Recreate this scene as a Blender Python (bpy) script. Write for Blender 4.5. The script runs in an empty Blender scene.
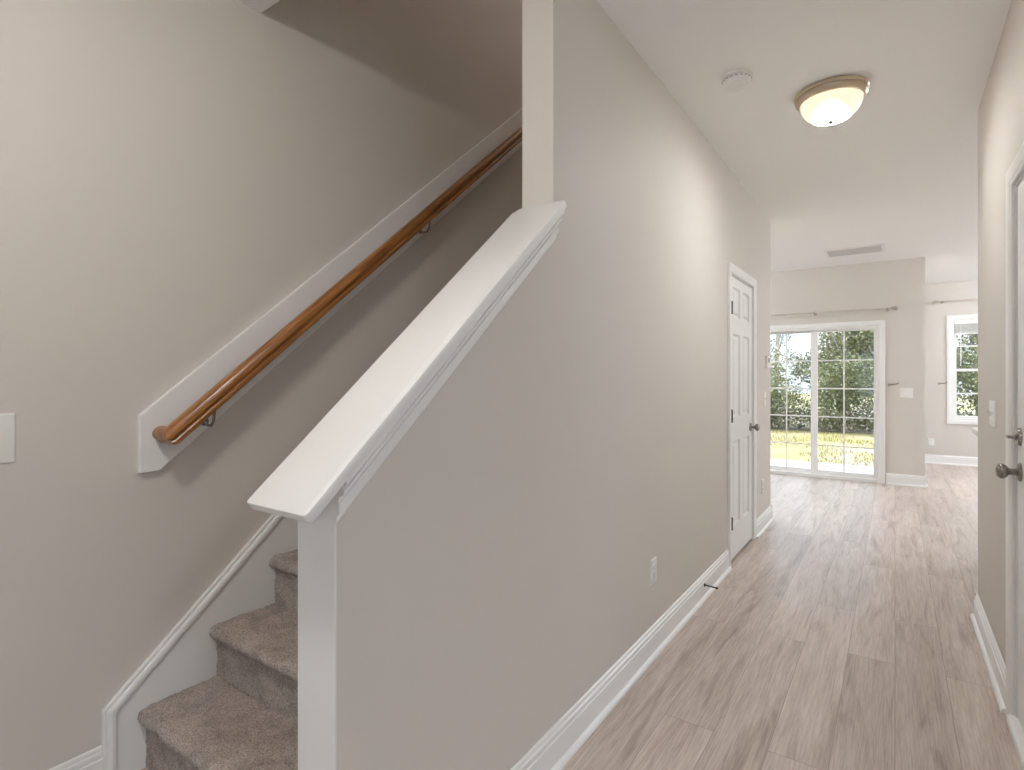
import bpy, bmesh, math, random
from mathutils import Vector, Matrix, noise

R = math.radians
SC = bpy.context.scene
COL = SC.collection
random.seed(7)

# ------------------------------------------------------------------ camera
CAM_H = 1.28
cam_d = bpy.data.cameras.new('camera')
cam = bpy.data.objects.new('camera', cam_d)
COL.objects.link(cam)
cam.location = (0, 0, CAM_H)
cam.rotation_euler = (R(90), 0, math.atan(383.0 / 550.0))
cam_d.sensor_fit = 'HORIZONTAL'
cam_d.sensor_width = 36.0
cam_d.lens = 36.0 * 550.0 / 1024.0
cam_d.shift_y = -6.5 / 1024.0
cam_d.clip_start = 0.02
SC.camera = cam

# ------------------------------------------------------------------ world, sun, exposure
SC.view_settings.view_transform = 'Standard'
SC.view_settings.look = 'None'
SC.view_settings.exposure = 1.86
SC.view_settings.gamma = 1.0
SC.view_settings.use_curve_mapping = False
SC.cycles.use_denoising = True
SC.cycles.max_bounces = 12
SC.cycles.diffuse_bounces = 8
SC.cycles.transparent_max_bounces = 12
SC.cycles.sample_clamp_indirect = 8.0

SKY = 2.75          # sky brightness
SUN = 4.5          # sun brightness
LAMP_HALL = 68.0    # glow of the hall fitting's glass
LAMP_FOYER = 22.5  # glow of the foyer fitting's glass
FILL_STAIR = 15.5   # glow of the unseen fitting added upstairs to brighten the stairwell
FILL_FRONT = 21.0  # glow of the unseen fitting added in the front room to light the hall
FILL_ROOM = 58.0   # glow of unseen fittings added to brighten kitchen, nook and living room

world = bpy.data.worlds.new('sky')
SC.world = world
world.use_nodes = True
nt = world.node_tree
nt.nodes.clear()
w_out = nt.nodes.new('ShaderNodeOutputWorld')
w_bg = nt.nodes.new('ShaderNodeBackground')
w_tc = nt.nodes.new('ShaderNodeTexCoord')
w_no = nt.nodes.new('ShaderNodeTexNoise')
w_no.inputs['Scale'].default_value = 5.0
w_no.inputs['Detail'].default_value = 6.0
w_rp = nt.nodes.new('ShaderNodeValToRGB')
w_rp.color_ramp.elements[0].position = 0.40
w_rp.color_ramp.elements[0].color = (0.50, 0.68, 0.95, 1)
w_rp.color_ramp.elements[1].position = 0.60
w_rp.color_ramp.elements[1].color = (0.95, 0.97, 1.0, 1)
nt.links.new(w_tc.outputs['Generated'], w_no.inputs['Vector'])
nt.links.new(w_no.outputs['Fac'], w_rp.inputs['Fac'])
# hazy and dimmer towards the horizon
w_sep = nt.nodes.new('ShaderNodeSeparateXYZ')
w_mr = nt.nodes.new('ShaderNodeMapRange')
w_mr.inputs['From Min'].default_value = 0.02
w_mr.inputs['From Max'].default_value = 0.75
w_mr.inputs['To Min'].default_value = 0.17
w_mr.inputs['To Max'].default_value = 1.0
w_mx = nt.nodes.new('ShaderNodeMix'); w_mx.data_type = 'RGBA'; w_mx.blend_type = 'MULTIPLY'; w_mx.inputs['Factor'].default_value = 1.0
nt.links.new(w_tc.outputs['Generated'], w_sep.inputs[0])
nt.links.new(w_sep.outputs['Z'], w_mr.inputs['Value'])
nt.links.new(w_rp.outputs['Color'], w_mx.inputs['A'])
nt.links.new(w_mr.outputs['Result'], w_mx.inputs['B'])
nt.links.new(w_mx.outputs['Result'], w_bg.inputs['Color'])
w_bg.inputs['Strength'].default_value = SKY
nt.links.new(w_bg.outputs['Background'], w_out.inputs['Surface'])

sun_d = bpy.data.lights.new('sun', 'SUN')
sun_d.energy = SUN
sun_d.angle = R(0.6)
sun_d.color = (1.0, 0.95, 0.86)
sun = bpy.data.objects.new('sun', sun_d)
COL.objects.link(sun)
SUN_DIR = Vector((-0.80, -0.12, 0.95)).normalized()     # towards the sun
sun.rotation_euler = SUN_DIR.to_track_quat('Z', 'Y').to_euler()
sun.location = (-8, 14, 12)

# ------------------------------------------------------------------ mesh helpers
class MB:
    def __init__(self):
        self.v, self.f = [], []

    def add(self, vs, fs):
        n = len(self.v)
        self.v += [tuple(p) for p in vs]
        self.f += [tuple(i + n for i in q) for q in fs]
        return self

    def box(self, x0, x1, y0, y1, z0, z1):
        vs = [(x0, y0, z0), (x1, y0, z0), (x1, y1, z0), (x0, y1, z0), (x0, y0, z1), (x1, y0, z1), (x1, y1, z1), (x0, y1, z1)]
        return self.add(vs, [(0, 3, 2, 1), (4, 5, 6, 7), (0, 1, 5, 4), (1, 2, 6, 5), (2, 3, 7, 6), (3, 0, 4, 7)])

    def loft(self, loops, caps=True):
        n = len(loops[0])
        vs = [p for l in loops for p in l]
        fs = []
        for k in range(len(loops) - 1):
            for i in range(n):
                j = (i + 1) % n
                fs.append((k * n + i, k * n + j, (k + 1) * n + j, (k + 1) * n + i))
        if caps:
            fs.append(tuple(range(n))[::-1])
            fs.append(tuple((len(loops) - 1) * n + i for i in range(n)))
        return self.add(vs, fs)

    def prism(self, pts, vec):
        pts = [Vector(p) for p in pts]
        vec = Vector(vec)
        return self.loft([pts, [p + vec for p in pts]])

    def run(self, prof, o, U, V, L):
        """profile (u, v) pairs swept from o along L"""
        o, U, V, L = Vector(o), Vector(U), Vector(V), Vector(L)
        return self.prism([o + U * u + V * v for u, v in prof], L)

    def lathe(self, prof, o=(0, 0, 0), ax=(0, 0, 1), n=32):
        o, A = Vector(o), Vector(ax).normalized()
        X = A.orthogonal().normalized()
        Y = A.cross(X)
        loops = []
        for r, h in prof:
            r = max(r, 1e-4)
            loops.append([o + A * h + (X * math.cos(2 * math.pi * i / n) + Y * math.sin(2 * math.pi * i / n)) * r for i in range(n)])
        return self.loft(loops)

    def tube(self, pts, r, n=10):
        pts = [Vector(p) for p in pts]
        rs = r if isinstance(r, (list, tuple)) else [r] * len(pts)
        loops = []
        X = None
        for i, p in enumerate(pts):
            d = (pts[min(i + 1, len(pts) - 1)] - pts[max(i - 1, 0)]).normalized()
            if X is None:
                X = d.orthogonal().normalized()
            X = (X - d * X.dot(d)).normalized()
            Y = d.cross(X)
            loops.append([p + (X * math.cos(2 * math.pi * k / n) + Y * math.sin(2 * math.pi * k / n)) * rs[i] for k in range(n)])
        return self.loft(loops)

    def build(self, name, mat, parent=None, smooth=False, bevel=0.0, seg=2, fix=True, angle=35):
        me = bpy.data.meshes.new(name)
        me.from_pydata(self.v, [], self.f)
        if fix:
            bm = bmesh.new()
            bm.from_mesh(me)
            bmesh.ops.recalc_face_normals(bm, faces=bm.faces[:])
            bm.to_mesh(me)
            bm.free()
        me.materials.append(mat)
        if smooth:
            for p in me.polygons:
                p.use_smooth = True
            me.set_sharp_from_angle(angle=R(angle))
        o = bpy.data.objects.new(name, me)
        COL.objects.link(o)
        if parent is not None:
            o.parent = parent
        if bevel > 0:
            m = o.modifiers.new('bevel', 'BEVEL')
            m.width = bevel
            m.segments = seg
            m.limit_method = 'ANGLE'
            m.angle_limit = R(40)
        return o


def tag(o, label=None, cat=None, group=None, kind=None):
    if label: o['label'] = label
    if cat: o['category'] = cat
    if group: o['group'] = group
    if kind: o['kind'] = kind
    return o


def thing(name, label, cat, loc=(0, 0, 0), basis=None, group=None, kind=None):
    o = bpy.data.objects.new(name, None)
    o.empty_display_size = 0.05
    COL.objects.link(o)
    if basis:
        a, b, c = (Vector(x) for x in basis)
        m = Matrix((a, b, c)).transposed().to_4x4()
    else:
        m = Matrix.Identity(4)
    m.translation = Vector(loc)
    o.matrix_world = m
    return tag(o, label, cat, group, kind)


def dup(root, m=None, label=None, group=None):
    r = root.copy()
    COL.objects.link(r)
    if m is not None:
        r.matrix_world = m
    if label: r['label'] = label
    if group: r['group'] = group
    for ch in list(root.children):
        c = ch.copy()
        COL.objects.link(c)
        c.parent = r
        for g in list(ch.children):
            d = g.copy()
            COL.objects.link(d)
            d.parent = c
    return r


def mat4(loc, basis=None):
    if basis:
        a, b, c = (Vector(x) for x in basis)
        m = Matrix((a, b, c)).transposed().to_4x4()
    else:
        m = Matrix.Identity(4)
    m.translation = Vector(loc)
    return m

# wall frames: right, up, out (out points into the room)
ON_LEFT = ((0, 1, 0), (0, 0, 1), (1, 0, 0))      # wall whose face looks to +x
ON_RIGHT = ((0, -1, 0), (0, 0, 1), (-1, 0, 0))   # wall whose face looks to -x
ON_FAR = ((1, 0, 0), (0, 0, 1), (0, -1, 0))      # wall whose face looks to -y

# ------------------------------------------------------------------ materials
def new_mat(name, col, rough=0.5, metal=0.0):
    m = bpy.data.materials.new(name)
    m.use_nodes = True
    b = m.node_tree.nodes['Principled BSDF']
    b.inputs['Base Color'].default_value = (*col, 1)
    b.inputs['Roughness'].default_value = rough
    b.inputs['Metallic'].default_value = metal
    return m, m.node_tree, b


def paint(name, col, rough, bump=0.04, scale=260.0, var=0.012):
    m, t, b = new_mat(name, col, rough)
    tc = t.nodes.new('ShaderNodeTexCoord')
    n1 = t.nodes.new('ShaderNodeTexNoise'); n1.inputs['Scale'].default_value = scale; n1.inputs['Detail'].default_value = 2
    bp = t.nodes.new('ShaderNodeBump'); bp.inputs['Strength'].default_value = bump; bp.inputs['Distance'].default_value = 0.002
    t.links.new(tc.outputs['Object'], n1.inputs['Vector'])
    t.links.new(n1.outputs['Fac'], bp.inputs['Height'])
    t.links.new(bp.outputs['Normal'], b.inputs['Normal'])
    n2 = t.nodes.new('ShaderNodeTexNoise'); n2.inputs['Scale'].default_value = 1.7; n2.inputs['Detail'].default_value = 3
    rp = t.nodes.new('ShaderNodeValToRGB')
    rp.color_ramp.elements[0].color = (*[c * (1 - var) for c in col], 1)
    rp.color_ramp.elements[1].color = (*[c * (1 + var) for c in col], 1)
    t.links.new(tc.outputs['Object'], n2.inputs['Vector'])
    t.links.new(n2.outputs['Fac'], rp.inputs['Fac'])
    t.links.new(rp.outputs['Color'], b.inputs['Base Color'])
    return m

M_WALL = paint('greige_wall_paint', (0.632, 0.592, 0.550), 0.62)
M_CEIL = paint('white_ceiling_paint', (0.885, 0.88, 0.875), 0.85)
M_TRIM = paint('white_trim_paint', (0.80, 0.795, 0.785), 0.34, bump=0.0, scale=60, var=0.006)
M_DOOR = paint('white_door_paint', (0.79, 0.79, 0.785), 0.36, bump=0.015, scale=90)
M_PLASTIC = new_mat('white_plastic', (0.80, 0.79, 0.77), 0.35)[0]
M_DARKGAP = new_mat('dark_slot', (0.03, 0.028, 0.026), 0.6)[0]
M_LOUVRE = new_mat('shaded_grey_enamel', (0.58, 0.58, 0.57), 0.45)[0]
M_DUCT = new_mat('grey_duct', (0.09, 0.09, 0.088), 0.6)[0]
M_VINYL = new_mat('white_vinyl', (0.82, 0.81, 0.80), 0.35)[0]
M_HINGE = new_mat('dark_bronze_hinge', (0.06, 0.055, 0.05), 0.4, 0.8)[0]
M_BLACK = new_mat('black_rubber', (0.02, 0.02, 0.02), 0.6)[0]


def nickel(name, col, rough):
    m, t, b = new_mat(name, col, rough, 1.0)
    tc = t.nodes.new('ShaderNodeTexCoord')
    n = t.nodes.new('ShaderNodeTexNoise'); n.inputs['Scale'].default_value = 300
    r = t.nodes.new('ShaderNodeMapRange')
    r.inputs['To Min'].default_value = rough - 0.06; r.inputs['To Max'].default_value = rough + 0.08
    t.links.new(tc.outputs['Object'], n.inputs['Vector'])
    t.links.new(n.outputs['Fac'], r.inputs['Value'])
    t.links.new(r.outputs['Result'], b.inputs['Roughness'])
    return m
M_NICKEL = nickel('brushed_nickel', (0.50, 0.46, 0.41), 0.30)
M_ROD = nickel('satin_nickel_rod', (0.66, 0.60, 0.55), 0.34)
M_LAMPRIM = nickel('brushed_nickel_lamp_rim', (0.56, 0.47, 0.36), 0.30)
M_PEWTER = nickel('dark_pewter', (0.33, 0.305, 0.28), 0.27)


def floor_mat():
    m, t, b = new_mat('greige_vinyl_plank', (0.4, 0.34, 0.3), 0.3)
    N, L = t.nodes, t.links
    tc = N.new('ShaderNodeTexCoord')
    mp = N.new('ShaderNodeMapping'); mp.inputs['Rotation'].default_value = (0, 0, R(90))
    L.new(tc.outputs['Object'], mp.inputs['Vector'])
    br = N.new('ShaderNodeTexBrick')
    br.offset = 0.37; br.offset_frequency = 2
    br.inputs['Scale'].default_value = 1.0
    br.inputs['Brick Width'].default_value = 1.5
    br.inputs['Row Height'].default_value = 0.180
    br.inputs['Mortar Size'].default_value = 0.0012
    br.inputs['Mortar Smooth'].default_value = 0.3
    br.inputs['Bias'].default_value = 0.0
    br.inputs['Color1'].default_value = (0, 0, 0, 1)
    br.inputs['Color2'].default_value = (1, 1, 1, 1)
    br.inputs['Mortar'].default_value = (0.5, 0.5, 0.5, 1)
    L.new(mp.outputs['Vector'], br.inputs['Vector'])
    # offset grain by plank
    cmb = N.new('ShaderNodeCombineXYZ')
    ml = N.new('ShaderNodeMath'); ml.operation = 'MULTIPLY'; ml.inputs[1].default_value = 37.0
    L.new(br.outputs['Color'], ml.inputs[0])
    L.new(ml.outputs[0], cmb.inputs['X']); L.new(ml.outputs[0], cmb.inputs['Z'])
    ad = N.new('ShaderNodeVectorMath'); ad.operation = 'ADD'
    L.new(tc.outputs['Object'], ad.inputs[0]); L.new(cmb.outputs[0], ad.inputs[1])
    m2 = N.new('ShaderNodeMapping'); m2.inputs['Scale'].default_value = (15.0, 1.3, 15.0)
    L.new(ad.outputs[0], m2.inputs['Vector'])
    n1 = N.new('ShaderNodeTexNoise'); n1.inputs['Scale'].default_value = 1.0; n1.inputs['Detail'].default_value = 7; n1.inputs['Roughness'].default_value = 0.62; n1.inputs['Distortion'].default_value = 0.9
    L.new(m2.outputs[0], n1.inputs['Vector'])
    m3 = N.new('ShaderNodeMapping'); m3.inputs['Scale'].default_value = (170.0, 6.0, 170.0)
    L.new(ad.outputs[0], m3.inputs['Vector'])
    n2 = N.new('ShaderNodeTexNoise'); n2.inputs['Scale'].default_value = 1.0; n2.inputs['Detail'].default_value = 4; n2.inputs['Roughness'].default_value = 0.7
    L.new(m3.outputs[0], n2.inputs['Vector'])
    r1 = N.new('ShaderNodeValToRGB')
    r1.color_ramp.elements[0].position = 0.28; r1.color_ramp.elements[0].color = (0.335, 0.265, 0.224, 1)
    r1.color_ramp.elements[1].position = 0.68; r1.color_ramp.elements[1].color = (0.61, 0.54, 0.495, 1)
    e = r1.color_ramp.elements.new(0.47); e.color = (0.525, 0.445, 0.40, 1)
    L.new(n1.outputs['Fac'], r1.inputs['Fac'])
    r2 = N.new('ShaderNodeValToRGB')
    r2.color_ramp.elements[0].position = 0.30; r2.color_ramp.elements[0].color = (0.76, 0.745, 0.73, 1)
    r2.color_ramp.elements[1].position = 0.62; r2.color_ramp.elements[1].color = (1.07, 1.07, 1.07, 1)
    L.new(n2.outputs['Fac'], r2.inputs['Fac'])
    mx = N.new('ShaderNodeMix'); mx.data_type = 'RGBA'; mx.blend_type = 'MULTIPLY'; mx.inputs['Factor'].default_value = 1.0
    L.new(r1.outputs['Color'], mx.inputs['A']); L.new(r2.outputs['Color'], mx.inputs['B'])
    # tint of each plank
    r3 = N.new('ShaderNodeMapRange'); r3.inputs['To Min'].default_value = 0.91; r3.inputs['To Max'].default_value = 1.09
    L.new(br.outputs['Color'], r3.inputs['Value'])
    mx2 = N.new('ShaderNodeMix'); mx2.data_type = 'RGBA'; mx2.blend_type = 'MULTIPLY'; mx2.inputs['Factor'].default_value = 1.0
    L.new(mx.outputs['Result'], mx2.inputs['A']); L.new(r3.outputs['Result'], mx2.inputs['B'])
    # seams
    mx3 = N.new('ShaderNodeMix'); mx3.data_type = 'RGBA'; mx3.blend_type = 'MIX'
    L.new(br.outputs['Fac'], mx3.inputs['Factor'])
    L.new(mx2.outputs['Result'], mx3.inputs['A']); mx3.inputs['B'].default_value = (0.30, 0.25, 0.215, 1)
    L.new(mx3.outputs['Result'], b.inputs['Base Color'])
    b.inputs['Specular IOR Level'].default_value = 0.13
    rr = N.new('ShaderNodeMapRange'); rr.inputs['To Min'].default_value = 0.26; rr.inputs['To Max'].default_value = 0.40
    L.new(n1.outputs['Fac'], rr.inputs['Value']); L.new(rr.outputs['Result'], b.inputs['Roughness'])
    bp = N.new('ShaderNodeBump'); bp.inputs['Strength'].default_value = 0.06; bp.inputs['Distance'].default_value = 0.002
    sb = N.new('ShaderNodeMath'); sb.operation = 'SUBTRACT'
    L.new(n2.outputs['Fac'], sb.inputs[0]); L.new(br.outputs['Fac'], sb.inputs[1])
    L.new(sb.outputs[0], bp.inputs['Height']); L.new(bp.outputs['Normal'], b.inputs['Normal'])
    return m
M_FLOOR = floor_mat()


def carpet_mat():
    m, t, b = new_mat('taupe_carpet', (0.28, 0.23, 0.2), 0.95)
    N, L = t.nodes, t.links
    tc = N.new('ShaderNodeTexCoord')
    n1 = N.new('ShaderNodeTexNoise'); n1.inputs['Scale'].default_value = 210; n1.inputs['Detail'].default_value = 3; n1.inputs['Roughness'].default_value = 0.7
    n2 = N.new('ShaderNodeTexNoise'); n2.inputs['Scale'].default_value = 13; n2.inputs['Detail'].default_value = 5; n2.inputs['Roughness'].default_value = 0.65
    L.new(tc.outputs['Object'], n1.inputs['Vector']); L.new(tc.outputs['Object'], n2.inputs['Vector'])
    r1 = N.new('ShaderNodeValToRGB')
    r1.color_ramp.elements[0].position = 0.30; r1.color_ramp.elements[0].color = (0.20, 0.165, 0.145, 1)
    r1.color_ramp.elements[1].position = 0.66; r1.color_ramp.elements[1].color = (0.66, 0.575, 0.52, 1)
    L.new(n1.outputs['Fac'], r1.inputs['Fac'])
    r2 = N.new('ShaderNodeValToRGB')
    r2.color_ramp.elements[0].position = 0.34; r2.color_ramp.elements[0].color = (0.74, 0.73, 0.72, 1)
    r2.color_ramp.elements[1].position = 0.60; r2.color_ramp.elements[1].color = (1.06, 1.06, 1.06, 1)
    L.new(n2.outputs['Fac'], r2.inputs['Fac'])
    mx = N.new('ShaderNodeMix'); mx.data_type = 'RGBA'; mx.blend_type = 'MULTIPLY'; mx.inputs['Factor'].default_value = 1.0
    L.new(r1.outputs['Color'], mx.inputs['A']); L.new(r2.outputs['Color'], mx.inputs['B'])
    L.new(mx.outputs['Result'], b.inputs['Base Color'])
    b.inputs['Specular IOR Level'].default_value = 0.1
    b.inputs['Sheen Weight'].default_value = 0.15
    bp = N.new('ShaderNodeBump'); bp.inputs['Strength'].default_value = 0.8; bp.inputs['Distance'].default_value = 0.006
    L.new(n1.outputs['Fac'], bp.inputs['Height']); L.new(bp.outputs['Normal'], b.inputs['Normal'])
    return m
M_CARPET = carpet_mat()


def oak_mat(name, along):
    """oak stain, grain along a unit vector given as a rotation about x"""
    m, t, b = new_mat(name, (0.3, 0.12, 0.04), 0.30)
    N, L = t.nodes, t.links
    tc = N.new('ShaderNodeTexCoord')
    mp = N.new('ShaderNodeMapping'); mp.inputs['Rotation'].default_value = (-along, 0, 0)
    L.new(tc.outputs['Object'], mp.inputs['Vector'])
    m2 = N.new('ShaderNodeMapping'); m2.inputs['Scale'].default_value = (70, 3.2, 70)
    L.new(mp.outputs['Vector'], m2.inputs['Vector'])
    n1 = N.new('ShaderNodeTexNoise'); n1.inputs['Scale'].default_value = 1; n1.inputs['Detail'].default_value = 6; n1.inputs['Roughness'].default_value = 0.65; n1.inputs['Distortion'].default_value = 0.6
    L.new(m2.outputs[0], n1.inputs['Vector'])
    r1 = N.new('ShaderNodeValToRGB')
    r1.color_ramp.elements[0].position = 0.30; r1.color_ramp.elements[0].color = (0.090, 0.030, 0.007, 1)
    r1.color_ramp.elements[1].position = 0.68; r1.color_ramp.elements[1].color = (0.46, 0.195, 0.050, 1)
    e = r1.color_ramp.elements.new(0.5); e.color = (0.29, 0.110, 0.026, 1)
    L.new(n1.outputs['Fac'], r1.inputs['Fac'])
    L.new(r1.outputs['Color'], b.inputs['Base Color'])
    b.inputs['Coat Weight'].default_value = 0.25
    b.inputs['Coat Roughness'].default_value = 0.15
    return m
SLOPE = 0.847
M_OAK = oak_mat('stained_oak', math.atan(SLOPE))


def glass_mat():
    m = bpy.data.materials.new('window_glass'); m.use_nodes = True
    t = m.node_tree; t.nodes.clear()
    o = t.nodes.new('ShaderNodeOutputMaterial')
    tr = t.nodes.new('ShaderNodeBsdfTransparent'); tr.inputs['Color'].default_value = (0.95, 0.97, 0.96, 1)
    gl = t.nodes.new('ShaderNodeBsdfGlossy'); gl.inputs['Roughness'].default_value = 0.02
    fr = t.nodes.new('ShaderNodeFresnel'); fr.inputs['IOR'].default_value = 1.45
    mx = t.nodes.new('ShaderNodeMixShader')
    t.links.new(fr.outputs[0], mx.inputs[0]); t.links.new(tr.outputs[0], mx.inputs[1]); t.links.new(gl.outputs[0], mx.inputs[2])
    t.links.new(mx.outputs[0], o.inputs['Surface'])
    return m
M_GLASS = glass_mat()


def lamp_mat(name, strength, tint=(0.925, 0.99, 1.035), even=False):
    """frosted glass with two bulbs behind it: hot in a band near the bulbs, creamy towards the sides"""
    m, t, b = new_mat(name, (0.55, 0.52, 0.47), 0.25)
    N, L = t.nodes, t.links
    tc = N.new('ShaderNodeTexCoord')
    mp = N.new('ShaderNodeMapping'); mp.vector_type = 'POINT'
    mp.inputs['Rotation'].default_value = (0, 0, R(-35)); mp.inputs['Scale'].default_value = (1.0, 0.72, 0.0)
    L.new(tc.outputs['Object'], mp.inputs['Vector'])
    ln = N.new('ShaderNodeVectorMath'); ln.operation = 'LENGTH'
    L.new(mp.outputs['Vector'], ln.inputs[0])
    r = N.new('ShaderNodeMapRange'); r.interpolation_type = 'SMOOTHERSTEP'
    r.inputs['From Min'].default_value = 0.02; r.inputs['From Max'].default_value = 0.095
    r.inputs['To Min'].default_value = 1.0; r.inputs['To Max'].default_value = 0.0
    L.new(ln.outputs['Value'], r.inputs['Value'])
    st = N.new('ShaderNodeMapRange')
    st.inputs['To Min'].default_value = strength if even else 0.25; st.inputs['To Max'].default_value = strength
    L.new(r.outputs['Result'], st.inputs['Value'])
    mx = N.new('ShaderNodeMix'); mx.data_type = 'RGBA'
    mx.inputs['A'].default_value = (*tint, 1) if even else (1.0, 0.84, 0.60, 1); mx.inputs['B'].default_value = (*tint, 1)
    L.new(r.outputs['Result'], mx.inputs['Factor'])
    L.new(mx.outputs['Result'], b.inputs['Emission Color'])
    L.new(st.outputs['Result'], b.inputs['Emission Strength'])
    return m


def leaf_mat(name, c0, c1):
    m, t, b = new_mat(name, c0, 0.45)
    N, L = t.nodes, t.links
    g = N.new('ShaderNodeNewGeometry')
    r = N.new('ShaderNodeValToRGB')
    r.color_ramp.elements[0].color = (*c0, 1); r.color_ramp.elements[1].color = (*c1, 1)
    L.new(g.outputs['Random Per Island'], r.inputs['Fac'])
    L.new(r.outputs['Color'], b.inputs['Base Color'])
    tl = N.new('ShaderNodeBsdfTranslucent')
    L.new(r.outputs['Color'], tl.inputs['Color'])
    mx = N.new('ShaderNodeMixShader'); mx.inputs[0].default_value = 0.38
    L.new(b.outputs[0], mx.inputs[1]); L.new(tl.outputs[0], mx.inputs[2])
    L.new(mx.outputs[0], N['Material Output'].inputs['Surface'])
    return m
M_LEAF_A = leaf_mat('glossy_green_leaves', (0.022, 0.034, 0.010), (0.135, 0.140, 0.055))
M_LEAF_B = leaf_mat('soft_green_leaves', (0.035, 0.046, 0.018), (0.180, 0.180, 0.080))
M_LEAF_C = leaf_mat('grey_green_leaves', (0.032, 0.040, 0.022), (0.140, 0.142, 0.082))
M_GRASS = leaf_mat('lawn_grass', (0.105, 0.092, 0.018), (0.185, 0.150, 0.042))


def noise_mat(name, stops, scale, rough=0.9, detail=5, bump=0.3):
    m, t, b = new_mat(name, stops[0][1], rough)
    N, L = t.nodes, t.links
    tc = N.new('ShaderNodeTexCoord')
    n = N.new('ShaderNodeTexNoise'); n.inputs['Scale'].default_value = scale; n.inputs['Detail'].default_value = detail; n.inputs['Roughness'].default_value = 0.65
    L.new(tc.outputs['Object'], n.inputs['Vector'])
    r = N.new('ShaderNodeValToRGB')
    r.color_ramp.elements[0].position = stops[0][0]; r.color_ramp.elements[0].color = (*stops[0][1], 1)
    r.color_ramp.elements[1].position = stops[-1][0]; r.color_ramp.elements[1].color = (*stops[-1][1], 1)
    for p, c in stops[1:-1]:
        e = r.color_ramp.elements.new(p); e.color = (*c, 1)
    L.new(n.outputs['Fac'], r.inputs['Fac']); L.new(r.outputs['Color'], b.inputs['Base Color'])
    bp = N.new('ShaderNodeBump'); bp.inputs['Strength'].default_value = bump; bp.inputs['Distance'].default_value = 0.02
    L.new(n.outputs['Fac'], bp.inputs['Height']); L.new(bp.outputs['Normal'], b.inputs['Normal'])
    return m
M_LAWN = noise_mat('patchy_lawn', [(0.36, (0.125, 0.100, 0.084)), (0.47, (0.112, 0.092, 0.034)), (0.62, (0.096, 0.088, 0.018))], 0.9)
M_CONC = noise_mat('pale_concrete', [(0.3, (0.115, 0.112, 0.107)), (0.7, (0.14, 0.137, 0.13))], 9.0, bump=0.1)
M_BARK = noise_mat('grey_bark', [(0.3, (0.12, 0.10, 0.08)), (0.7, (0.30, 0.27, 0.23))], 18.0, bump=0.6)
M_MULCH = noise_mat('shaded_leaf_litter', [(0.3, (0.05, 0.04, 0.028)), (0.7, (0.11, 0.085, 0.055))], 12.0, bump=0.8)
M_COUNTER = noise_mat('pale_laminate', [(0.3, (0.72, 0.70, 0.68)), (0.7, (0.78, 0.76, 0.74))], 40.0, rough=0.3, bump=0.02)

# ------------------------------------------------------------------ the setting
C = 2.710            # ceiling height
XL = -2.040          # stair wall face
XH = -0.927          # hall wall face (hall side)
XS = -1.050          # hall wall face (stair side)
XR = 0.363           # right wall face
YF = 8.090           # far wall face
XC = 0.290           # corner of far wall
YN = 10.450          # breakfast nook back wall face
YE = 5.434           # end of the hall wall
YR = 3.830           # end of the right wall
YB = -1.90           # front wall face, behind the camera
YO = 1.700            # corner where the added front room opens off the hall
YH = 1.205           # edge of the stairwell opening
TOP = 5.40


def struct(mb, name, mat, label, parent=None, **kw):
    o = mb.build(name, mat, parent, **kw)
    return tag(o, label, None, None, 'structure')

mb = MB().prism([(-4.62, YB - 0.12, -0.10), (4.02, YB - 0.12, -0.10), (4.02, YN + 0.12, -0.10), (XC - 0.12, YN + 0.12, -0.10), (XC - 0.12, YF + 0.10, -0.10), (-4.62, YF + 0.10, -0.10)], (0, 0, 0.10))
struct(mb, 'floor', M_FLOOR, 'greige wood plank floor running down the hall')

def plan(poly, z0, z1):
    return MB().prism([(x, y, z0) for x, y in poly], (0, 0, z1 - z0))
mb = plan([(XL - 0.12, YB - 0.12), (4.02, YB - 0.12), (4.02, YN + 0.14), (XC - 0.14, YN + 0.14), (XC - 0.14, YF + 0.14), (-4.62, YF + 0.14),
           (-4.62, YE), (XH - 0.003, YE), (XH - 0.003, YH), (XL - 0.12, YH)], C, C + 0.30)
struct(mb, 'ceiling', M_CEIL, 'flat white painted ceiling over the hall')

mb = MB()
mb.box(XL - 0.12, XL, YB - 0.12, YE, 0, TOP)
struct(mb, 'wall_left', M_WALL, 'greige painted wall rising beside the stairs')

# hall wall with the sloped half wall at its front end and the closet door opening
D1A, D1B, D1T = 3.930, 4.678, 2.012
KY0, KY1 = 0.710, 1.570
def cap_z(y):                      # top of the half wall's cap board
    return 1.029 + 0.865 * (y - 0.605)
mb = MB()
mb.prism([(XS, KY0, 0), (XS, KY1, 0), (XS, KY1, cap_z(KY1) - 0.03), (XS, KY0, cap_z(KY0) - 0.03)], (XH - XS, 0, 0))
mb.box(XS, XH, KY1, D1A, 0, TOP)
mb.box(XS, XH, YH - 0.12, KY1, C, TOP)
mb.box(XS, XH, D1A, D1B, D1T, TOP)
mb.box(XS, XH, D1B, YE, 0, TOP)
struct(mb, 'wall_hall', M_WALL, 'long greige hall wall with a sloped half wall at its front')

# stairwell shell above the ceiling line
mb = MB()
mb.box(XL, XS, YH - 0.12, YH, C + 0.30, TOP)
mb.box(XL, XS, YE - 0.12, YE, 0, TOP)
struct(mb, 'wall_stairwell', M_WALL, 'greige end walls of the stairwell upstairs')
mb = MB()
mb.box(XL - 0.12, XH, YH - 0.12, YE, TOP, TOP + 0.1)
struct(mb, 'ceiling_stairwell', M_CEIL, 'white ceiling high above the stairs')

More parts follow.
